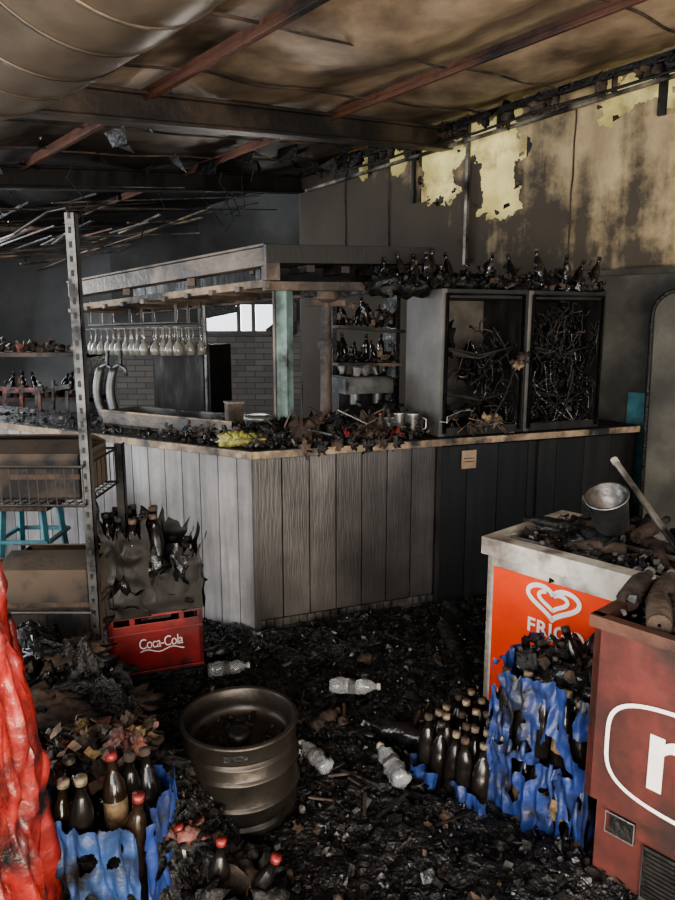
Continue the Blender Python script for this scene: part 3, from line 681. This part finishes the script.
# ---------------------------------------------------------------- melted red stack
b=B()
def rf(cx_,cy_,r,h,sd):
    def f(i,j):
        a=2*math.pi*i; z=h*j; c,s_=math.cos(a),math.sin(a)
        wp=.6*nz((c*3,s_*3,z*3),1,sd+2)
        rid=abs(nz((c*4+wp,s_*4+wp,z*1.6),1,sd+4)); rid2=abs(nz((c*10+wp,s_*10,z*4+wp),1,sd)); rid3=nz((c*26,s_*26,z*10),1,sd)
        rr=r*(1.10-.36*j)*(1+.26*nz((c*2.2,s_*2.2,z*2.1),1.2,sd)-.62*rid-.34*rid2+.03*rid3+.18)
        if j>.98: rr*=.5
        return V((cx_+rr*c,cy_+rr*s_,z+.02*nz((c*6,s_*6,z*6),1,sd)))
    return f
b.grid(rf(-.99,1.55,.225,1.22,2),200,260,red)
b.grid(rf(-1.0,1.76,.15,.95,8),90,110,red)
for i in range(14):
    a=U(-1.5,1.2); x=-.99+.15*math.cos(a); y=1.55+.15*math.sin(a); z=U(.6,1.05)
    b.tube([(x,y,z),(x+.02,y-.01,z-.1),(x+.012,y-.01,z-.22),(x+.02,y,z-.3)],[.015,.010,.008,.003],red,6)
b.done('melted_plastic_crates')
# ---------------------------------------------------------------- rubble mound left
b=B()
def mound(c,rx,ry,h,sd,m,n=44):
    def f(i,j):
        x=(i*2-1);y=(j*2-1); r=math.hypot(x,y)
        z=h*max(0,1-r**1.8)*(1+.5*nz((x,y,0),2.2,sd)) + .14*h*nz((x,y,0),7,sd)+.09*h*nz((x,y,0),17,sd)
        return V((c[0]+rx*x,c[1]+ry*y,max(-.01,z)))
    b.grid(f,n,n,m,smooth=True)
    return lambda x,y: h*max(0,1-math.hypot((x-c[0])/rx,(y-c[1])/ry)**1.8)
h1=mound((-1.10,2.38),.50,.42,.58,3,debm,90)
h2=mound((-.62,1.97),.34,.3,.32,5,debm,70)
hh_=lambda x,y: max(h1(x,y),h2(x,y))
for i in range(30):
    x,y=U(-1.4,-.7),U(2.1,2.55); b.blob((x,y,hh_(x,y)),(U(.04,.1),U(.04,.08),U(.02,.05)),R.choice([char,ashb,char,charg]),seed=i,amp=.9,sc=6,rot=U(0,3))
for i in range(8):
    b.blob((-1.04+.08*i,2.20-.01*i,.44-.035*i),(.14,.055,.05),R.choice([char,ashb]),seed=i+40,amp=.35,sc=5,rot=U(-.3,.3),seg=20)
for i in range(2200):
    x,y=U(-1.5,-.3),U(1.75,2.75); (b.chunk if i%3 else b.flake)((x,y,hh_(x,y)+U(0,.03)),abs(R.gauss(0,.010))+.004,R.choice([char,char,char,ashb,charg,charg]))
b.done('charred_rubble_pile')
b=B()
for i in range(60):
    x,y=U(-.88,-.62),U(1.95,2.14); b.blob((x,y,U(.30,.42)),(U(.015,.04),U(.015,.03),U(.01,.03)),R.choice([goldb,pinkb,ashb,ashb,pinkb]),seed=i*2,amp=1.2,sc=8,seg=14,rot=U(0,3))
for i in range(130):
    x,y=U(-.92,-.58),U(1.9,2.14); b.flake((x,y,U(.33,.45)),U(.010,.028),R.choice([goldb,pinkb,ashb,goldb,timberl]))
for i in range(16):
    x,y=U(-.52,-.4),U(1.85,2.0); b.blob((x,y,U(.10,.22)),(.035,.03,.025),R.choice([ashb,pinkb,char,char]),seed=i*2,amp=1.0,sc=7,seg=14)
b.done('burnt_food_wrappers')
b=B(); oo=V((-.84,1.68,0)); X=V((.97,-.1,0)).normalized(); Y=V((.1,.97,0)).normalized()
def melt(o,X,L,z0,z1,sd,m,thr=.12,out=None,nu=60,nv=50,amp=.02):
    out=out or V((0,0,0))
    def f(i,j):
        z=z0+(z1-z0)*j; p=V(o)+V(X)*(L*i)+Z*z
        return p+out*(amp*(1.4*nz((i*L*14,z*3,sd),1)+.9*nz((i*L*34,z*9,sd),1)+.3*nz((i*L*70,z*22,sd),1)+.5))+V(X)*(.012*nz((i*9,z*12,sd),1))
    def kp_(i,j):
        z=z0+(z1-z0)*j
        top=z1-(.06*(z1-z0))*(1+1.6*nz((i*L*14,sd,0),1)+.5*nz((i*L*40,sd,0),1))
        if z>top and j>.6: return False
        return nz((i*L*15,z*11,sd+3),1)+.14*nz((i*L*45,z*30,sd+3),1)<thr+ .25
    b.grid(f,nu,nv,m,kp_)
melt(oo,X,.32,.0,.42,3,bluel,out=-Y,thr=-.06,nu=110,nv=110); melt(oo+X*.32,Y,.28,.0,.42,4,blue,out=X,thr=-.05,nu=90,nv=90); melt(oo,Y,.28,.0,.40,6,bluel,out=-X,thr=-.05); melt(oo+Y*.28,X,.32,0,.38,8,blue,out=Y,thr=-.05)
b.obb(oo+X*.02+Y*.02,X*.28,Y*.24,Z*.26,char)
for i in range(4):
    for j in range(3):
        if (i*3+j) in (1,4,5,6,10): continue
        b.bottle(oo+X*(.05+.075*i)+Y*(.05+.08*j)+Z*(.24+U(-.05,.03)),axis=(U(-.15,.15),U(-.15,.15),1),m=glassd if (i+j)%3 else glassb,cap=R.choice([ashb,capr,capc]),sc=1.08,label=R.choice([None,goldb,None]),seg=16)
b.done('beer_crate')
b=B()
for (x,y,ax) in((-.36,1.80,(.1,0,1)),(-.27,1.78,(.45,-.1,1)),(-.44,1.86,(-.15,0,1)),(-.20,1.72,(.9,0,.5))):
    b.bottle((x,y,.0),axis=ax,m=glassd,cap=R.choice([capr,ashb]),sc=1.0,label=R.choice([ashb,None,goldb]),seg=14)
for i in range(20): b.blob((U(-.5,-.2),U(1.68,1.95),U(.02,.12)),(.05,.04,.04),R.choice([char,ashb,char]),seed=i,amp=1,sc=6,seg=12)
b.done('loose_beer_bottles')
# ---------------------------------------------------------------- blue melted crates right
Cc=V((.67,-.742,0)).normalized(); Dd=V((.742,.67,0)).normalized()
b=B(); ob_=V((.56,2.27,0))
WW,DP=.36,.32
for lvl,z in enumerate((.02,.27)):
    for i in range(5):
        for j in range(4):
            b.bottle(ob_+Cc*(.035+.07*i)+Dd*(.012+.075*j)+Z*(z+U(0,.02)),axis=(U(-.06,.06),U(-.06,.06),1),m=glassd,cap=R.choice([capc,ashb,ashb]),label=R.choice([None,goldb,None]),sc=1.08,seg=10)
for sd,(z0,z1) in enumerate(((0,.30),(.25,.58))):
    melt(ob_-Dd*.02,Cc,WW+.02,z0,z1,11+sd,blue,out=-Dd,amp=.028,nu=150,nv=130,thr=-.06)
    melt(ob_-Cc*.02,Dd,DP,z0,z1,15+sd,blue,out=-Cc,amp=.028,nu=130,nv=120,thr=-.05)
    melt(ob_+Cc*WW,Dd,DP,z0,z1,19+sd,blue,out=Cc,amp=.01); melt(ob_+Dd*DP,Cc,WW,z0,z1,25+sd,blue,out=Dd,amp=.02)
b.obb(ob_+Dd*.09+Cc*.06,Cc*.24,Dd*.2,Z*.45,char)
for i in range(8):
    t=U(.0,.36); p=ob_+Cc*t-Dd*.03; z=U(.2,.5); l=U(.5,1); b.tube([p+Z*z,p-Dd*.01+Z*(z-.06*l),p+Cc*.006+Z*(z-.13*l),p-Dd*.004+Z*(z-.19*l)],[.006,.010,.006,.002],blue,6)
for i in range(40):
    c_=U(.06,.34); p=ob_+Cc*c_+Dd*U(.06,.3)+Z*U(.49,.57); b.blob(p,(.045,.045,.03),R.choice([char,char,charg]),seed=i,amp=.9,sc=6,seg=12)
for i in range(120):
    c_=U(.02,.34); p=ob_+Cc*c_+Dd*U(.02,.3)+Z*U(.52,.60); (b.chunk if i%2 else b.flake)(p,U(.006,.025),R.choice([char,charg,ashb]))
for i in range(2): b.bottle(ob_+Cc*U(.1,.3)+Dd*U(.15,.25)+Z*.46,axis=(U(-.4,.4),U(-.4,.4),.9),cap=char,seg=10)
b.done('melted_beer_crates')
b=B(); o2=V((.31,2.42,0))
for i in range(5):
    for j in range(5):
        b.bottle(o2+Cc*(.02+.062*i)+Dd*(.01+.062*j)+Z*(.02+U(0,.03)),axis=(U(-.08,.08),U(-.08,.08),1),m=glassd,cap=capc if (i+j)%3 else ashb,label=goldb if (i*j)%4==1 else None,sc=.98,seg=12)
melt(o2-Cc*.03,Dd,.3,0,.08,31,blue,out=-Cc,amp=.02,thr=-.10); melt(o2-Dd*.02-Cc*.02,Cc,.36,0,.10,33,blue,out=-Dd,amp=.03,thr=-.1)
b.obb(o2,Cc*.3,Dd*.26,Z*.02,blue)
b.done('bottle_tray')
# ---------------------------------------------------------------- ice cream freezer
b=B(); O1=V((.64,2.91,0)); FW,FD,FH=.98,.62,.81
b.obb(O1+Z*.03+Cc*.01+Dd*.01,Cc*(FW-.02),Dd*.02,Z*.71,white); b.obb(O1+Z*.03+Cc*.01+Dd*.01,Cc*.02,Dd*(FD-.02),Z*.71,white)
b.obb(O1+Z*.03+Cc*(FW-.03)+Dd*.01,Cc*.02,Dd*(FD-.02),Z*.71,white); b.obb(O1+Z*.03+Cc*.01+Dd*(FD-.03),Cc*(FW-.02),Dd*.02,Z*.71,white)
b.obb(O1+Z*.03+Cc*.03+Dd*.03,Cc*(FW-.06),Dd*(FD-.06),Z*.66,char)
for (c,d) in((.05,.05),(FW-.05,.05),(.05,FD-.05),(FW-.05,FD-.05)): b.cyl(O1+Cc*c+Dd*d,O1+Cc*c+Dd*d+Z*.04,.02,char)
for (p,d,L) in((O1-Cc*.01-Dd*.015,Cc,FW+.02),(O1-Cc*.01+Dd*(FD-.055),Cc,FW+.02)):
    b.obb(p+Z*.735,d*L,Dd*.075,Z*.075,white)
for (p,d,L) in((O1-Cc*.01+Dd*.06,Dd,FD-.115),(O1+Cc*(FW-.055)+Dd*.06,Dd,FD-.115)):
    b.obb(p+Z*.735,d*L,Cc*.065,Z*.075,white)
b.obb(O1+Cc*.045+Dd*.004+Z*.055,Cc*(FW-.08),Dd*.008,Z*.63,orange)
fo=O1+Dd*.002
def heart(cx0,cy0,s,a0=0,a1=2*math.pi,n=48,sy=1):
    pts=[]
    for k in range(n+1):
        t=a0+(a1-a0)*k/n; pts.append((cx0+s*16*math.sin(t)**3/16,cy0+sy*s*(13*math.cos(t)-5*math.cos(2*t)-2*math.cos(3*t)-math.cos(4*t))/16))
    return pts
hc=(.335,.61)
b.ribbon(heart(*hc,.115,.0,2*math.pi,sy=.64),.020,fo,Cc,Z,-Dd,logow)
b.ribbon(heart(hc[0],hc[1]+.004,.064,.35,2*math.pi-.9,sy=.64),.017,fo,Cc,Z,-Dd,logow)
b.text('FRIGO',.085,fo+Cc*.222+Z*.457,Cc,Z,-Dd,logow,space=1.08,bold=.002)
b.text('1,50',.05,fo+Cc*.08+Z*.11,Cc,Z,-Dd,logow)
for i in range(22):
    p=O1+Cc*U(.1,FW-.12)+Dd*U(.1,FD-.12)+Z*U(.70,.77); b.blob(p,(.09,.08,.04),R.choice([char,charg,char,ashb]),seed=i,amp=.8,sc=5,seg=14)
for i in range(30):
    p=O1+Cc*U(.12,FW-.2)+Dd*U(.2,FD-.1)+Z*U(.77,.83); an=U(0,3.14); b.bottle(p,axis=(math.cos(an),math.sin(an),U(-.15,.2)),cap=char,m=R.choice([glassd,char,ashb]),seg=10)
for i in range(600):
    p=O1+Cc*U(.06,FW-.08)+Dd*U(.06,FD-.08)+Z*U(.75,.82); (b.chunk if i%2 else b.flake)(p,U(.006,.025),R.choice([char,ash,ashb,charg,char]))
b.obb(O1+Cc*.07+Dd*.08+Z*.80,Cc*.4,Dd*.01,Z*.012,steel); b.obb(O1+Cc*.06+Dd*.3+Z*.80,Cc*.8,Dd*.018,Z*.015,steel)
b.obb(O1+Cc*.08+Dd*.10+Z*.795,Cc*.35,Dd*.2,Z*.006,glasslid)
b.done('ice_cream_freezer',.012)
b=B(); bp=V((1.14,2.80,.88)); ax=V((-.35,-.35,.9))
b.lathe([(.003,0),(.062,0),(.068,.02),(.082,.16),(.088,.165),(.088,.172),(.08,.172),(.064,.01),(.003,.008)],bp,steel,axis=ax,seg=28)
axn=ax.normalized(); c_=bp+axn*.165; 
b.tube([c_+V((.088*math.cos(t),0.02+.03*math.sin(t),.09*math.sin(t)*-.9)) for t in [math.pi*k/10 for k in range(11)]],.004,steel,5)
b.done('metal_bucket')
b=B(); b.cyl((1.185,2.95,1.14),(1.29,2.46,.84),.013,galv); b.cyl((1.185,2.95,1.14),(1.19,2.93,1.125),.016,white); b.done('broom_handle')
# ---------------------------------------------------------------- chest cooler
b=B(); O2=V((.735,1.88,0)); CW,CD,CH=.75,.50,.90
b.obb(O2+Z*.33,Cc*CW,Dd*.02,Z*.54,maroon); b.obb(O2+Z*.33,Cc*.02,Dd*CD,Z*.54,maroon); b.obb(O2+Z*.33+Dd*(CD-.02),Cc*CW,Dd*.02,Z*.54,maroon); b.obb(O2+Z*.33+Cc*(CW-.02),Cc*.02,Dd*CD,Z*.54,maroon)
b.obb(O2+Z*.33+Cc*.02+Dd*.02,Cc*(CW-.04),Dd*(CD-.04),Z*.44,char)
b.obb(O2-Cc*.012-Dd*.012+Z*.86,Cc*(CW+.02),Dd*.035,Z*.035,rust); b.obb(O2-Cc*.012+Z*.86,Cc*.035,Dd*CD,Z*.035,rust); b.obb(O2+Dd*(CD-.03)+Z*.86,Cc*CW,Dd*.03,Z*.035,rust)
b.obb(O2+Cc*.03+Dd*.025+Z*.02,Cc*(CW-.05),Dd*(CD-.05),Z*.31,maroon)
b.obb(O2+Cc*.02+Dd*.01,Cc*(CW-.02),Dd*.03,Z*.035,rust)
b.obb(O2+Cc*.075+Dd*.018+Z*.235,Cc*.075,Dd*.006,Z*.065,char)
b.ribbon([(.065,.30),(.15,.30),(.15,.235),(.065,.235)],.006,O2+Dd*.016,Cc,Z,-Dd,ash,closed=True)
b.obb(O2+Cc*.18+Dd*.016+Z*.09,Cc*.5,Dd*.01,Z*.16,char)
b.ribbon([(.18,.25),(.68,.25),(.68,.09),(.18,.09)],.01,O2+Dd*.014,Cc,Z,-Dd,steel,closed=True)
for k in range(11): b.obb(O2+Cc*.19+Dd*.011+Z*(.10+.0135*k),Cc*.48,Dd*.006,Z*.005,steeld)
el=[]
for k in range(60):
    t=2*math.pi*k/60; e=.55
    x=math.copysign(abs(math.cos(t))**e,math.cos(t)); y=math.copysign(abs(math.sin(t))**e,math.sin(t)); el.append((.395+.335*x,.535+.155*y))
b.ribbon(el,.012,O2,Cc,Z,-Dd,logow,closed=True)
b.text('mo',.34,O2+Cc*.165+Z*.45,Cc,Z,-Dd,logow,bold=.005)
for i in range(9):
    p=O2+Cc*(.02+.07*i)+Dd*U(.02,.2)+Z*.90; b.bottle(p,axis=Dd*U(.8,1)+Cc*U(-.4,.4)+Z*.05,m=R.choice([ashb,char,card]),cap=ash,sc=1.1,seg=12)
for i in range(20):
    p=O2+Cc*U(.06,CW-.1)+Dd*U(.1,CD-.1)+Z*U(.78,.88); b.blob(p,(.07,.06,.04),R.choice([char,ashb,charg]),seed=i,amp=.8,sc=5,seg=14)
for i in range(240):
    p=O2+Cc*U(.03,CW-.05)+Dd*U(.03,CD-.04)+Z*U(.86,.92); (b.chunk if i%2 else b.flake)(p,U(.006,.022),R.choice([char,ash,ashb,charg]))
b.done('chest_cooler',.006)
# ---------------------------------------------------------------- leaning panel at right
b=B(); 
Xp=V((.93,-.25,0)).normalized(); Yp=V((.25,.93,0)).normalized(); op=V((1.98,4.42,0))
pts=[]
w,h,r=.75,1.93,.16
for (cx0,cz0,a0) in((w-r,h-r,0),(r,h-r,90),):
    for k in range(9):
        a=math.radians(a0+90*k/8); pts.append((cx0+r*math.cos(a),cz0+r*math.sin(a)))
pts=[(w,0)]+pts+[(0,0)]
def lp(x,z,d): return op+Xp*x+Z*z+Yp*(d+.10*z)
n=len(pts)
b.add([lp(x,z,0) for x,z in pts]+[lp(x,z,.03) for x,z in pts],[tuple(range(n))[::-1],tuple(range(n,2*n))]+[(k,(k+1)%n,(k+1)%n+n,k+n) for k in range(n)],wallg)
b.tube([lp(x,z,-.01) for x,z in pts],.014,char,6)
b.done('leaning_table_top')
b=B(); b.obb(W(-.75,0,.05),A*.5,NN*.02,Z*1.25,tealb); b.done('door_1')
# ---------------------------------------------------------------- floor debris field
b=B()
def fz(x,y):
    return .035+.05*nz((x,y,0),1.6,2)+.035*nz((x,y,0),5,4)+.06*math.exp(-((x-.55)**2+(y-3.3)**2)/.25)
def ff(i,j):
    x=-2.2+5.2*i; y=.9+3.5*j
    z=fz(x,y)+.018*nz((x,y,0),13,5)+.014*nz((x,y,0),31,6)
    return V((x,y,max(-.005,z)))
def inbar(x,y,m=.0):
    p=V((x,y,0))-K; return p.dot(nl)>m and p.dot(nr)>m
def kf(i,j): return not inbar(-2.2+5.2*i,.9+3.5*j,-.01)
b.grid(ff,460,330,debm,kf,smooth=True)
b.done('ash_debris_field')
b=B()
cnt=0
while cnt<13000:
    x=U(-1.1,1.4);y=U(1.4,4.0)
    if inbar(x,y,-.03): continue
    cnt+=1
    m=R.choice([char]*10+[charg]*12+[ashb,ash])
    s_=abs(R.gauss(0,.0065))+.003
    (b.chunk if cnt%3 else b.flake)((x,y,max(.005,fz(x,y))+U(-.006,.010)),s_ if cnt%3 else s_*1.9,m)
for i in range(110):
    x,y=U(-.2,1.2),U(2.0,3.8)
    if inbar(x,y,-.1): continue
    an=U(0,3.14); L=U(.04,.16); b.bar((x,y,fz(x,y)+.01),(x+L*math.cos(an),y+L*math.sin(an),fz(x,y)+U(.01,.05)),U(.004,.018),U(.004,.010),R.choice([char,char,timber,steeld,charg]))
for i in range(34):
    x,y=U(-.5,.9),U(2.0,3.4); b.blob((x,y,fz(x,y)+.01),(U(.015,.045),U(.015,.035),.018),R.choice([char,ashb,ashb,char,charg]),seed=i,amp=1,sc=6,seg=10)
b.done('charred_floor_debris')
def petob(x,y,z,an,L,name='plastic_bottle',r=.034,m=None,tilt=.05):
    b=B(); d=V((math.cos(an),math.sin(an),tilt)); b.pet(V((x,y,z))-d.normalized()*L/2,d,L,r,m); b.done(name)
petob(.08,2.93,.10,-.15,.23); petob(-.09,2.43,.09,2.2,.19,r=.03); petob(.20,2.38,.09,1.9,.22,r=.036); petob(-.52,3.12,.09,.2,.2)
petob(-.34,2.80,.09,2.7,.16,r=.028); petob(.24,2.62,.07,2.8,.26,m=charg,r=.04); petob(-.05,2.72,.06,.9,.18,m=ashb); petob(-.6,3.3,.08,.5,.15,m=charg)
b=B(); b.cyl((.62,3.05,.06),(.56,3.45,.16),.035,char,r1=.045); b.bar((.75,3.5,.05),(.55,3.35,.32),.05,.03,char); b.done('charred_log')
# ---------------------------------------------------------------- duct
b=B()
pts=[V((1.0,.0,2.62)),V((.25,.75,2.58)),V((-.15,1.14,2.55)),V((-.50,1.50,2.53)),V((-.76,1.76,2.52))]
a0=V((-.76,1.76,2.52)); a1=V((-1.05,2.05,2.50)); a2=V((-1.6,2.0,2.5))
for k in range(1,8):
    t=k/7; pts.append(a0*(1-t)**2+a1*2*t*(1-t)+a2*t*t)
pts+=[V((-2.2,1.85,2.5)),V((-4.0,1.5,2.5))]
dense=[pts[0]]; dl=[0]; acc=0
for i in range(len(pts)-1):
    L=(pts[i+1]-pts[i]).length; n=max(1,int(L/.02))
    for k in range(1,n+1): dense.append(pts[i].lerp(pts[i+1],k/n)); acc+=L/n; dl.append(acc)
b.tube(dense,.29,duct,56)
nextr=.1
for i in range(2,len(dense)-2):
    if dl[i]>nextr:
        nextr+=.17; d=(dense[i+1]-dense[i-1]).normalized()
        b.tube([dense[i]-d*.005,dense[i]-d*.003,dense[i]+d*.003,dense[i]+d*.005],[.289,.2935,.2935,.289],ductr,56)
b.done('ventilation_duct')
# ---------------------------------------------------------------- lights
w=bpy.data.worlds.new('World'); bpy.context.scene.world=w; w.use_nodes=True
bg=w.node_tree.nodes['Background']; bg.inputs[0].default_value=(.86,.93,1,1); bg.inputs[1].default_value=1.9
def area(name,loc,tgt,sx,sy,e,col):
    l=bpy.data.lights.new(name,'AREA'); l.shape='RECTANGLE'; l.size=sx; l.size_y=sy; l.energy=e; l.color=col
    o=bpy.data.objects.new(name,l); o.location=loc; o.rotation_euler=(V(tgt)-V(loc)).to_track_quat('-Z','Y').to_euler(); bpy.context.collection.objects.link(o)
area('daylight_opening',(-1.2,-1.6,2.0),(0,4,1.2),4.0,2.0,260,(1,.97,.93))
area('daylight_left',(-4.8,2.4,1.6),(0,4,1.2),3.0,2.0,230,(.92,.96,1))
area('ground_bounce',(1.4,-1.0,.3),(.7,4,3.4),3.0,1.5,350,(1,.88,.70))
area('fill_back_left',(-5.0,7.6,2.0),(-.5,4.5,.8),2.0,1.4,220,(.9,.95,1))  # added fill lamp lifting the back-left area, no real opening there
area('daylight_window',(-1.15,9.7,2.1),(-.6,5,.6),1.6,1.0,160,(1,.98,.94))
try: bpy.context.scene.view_settings.look='AgX - Medium High Contrast'
except Exception: pass
cam=bpy.data.cameras.new('camera'); co=bpy.data.objects.new('camera',cam); bpy.context.collection.objects.link(co)
co.location=(0,0,1.7); co.rotation_euler=(math.radians(80),0,0)
cam.sensor_fit='VERTICAL'; cam.sensor_height=36; cam.lens=36*700/900; cam.clip_start=.05
bpy.context.scene.camera=co
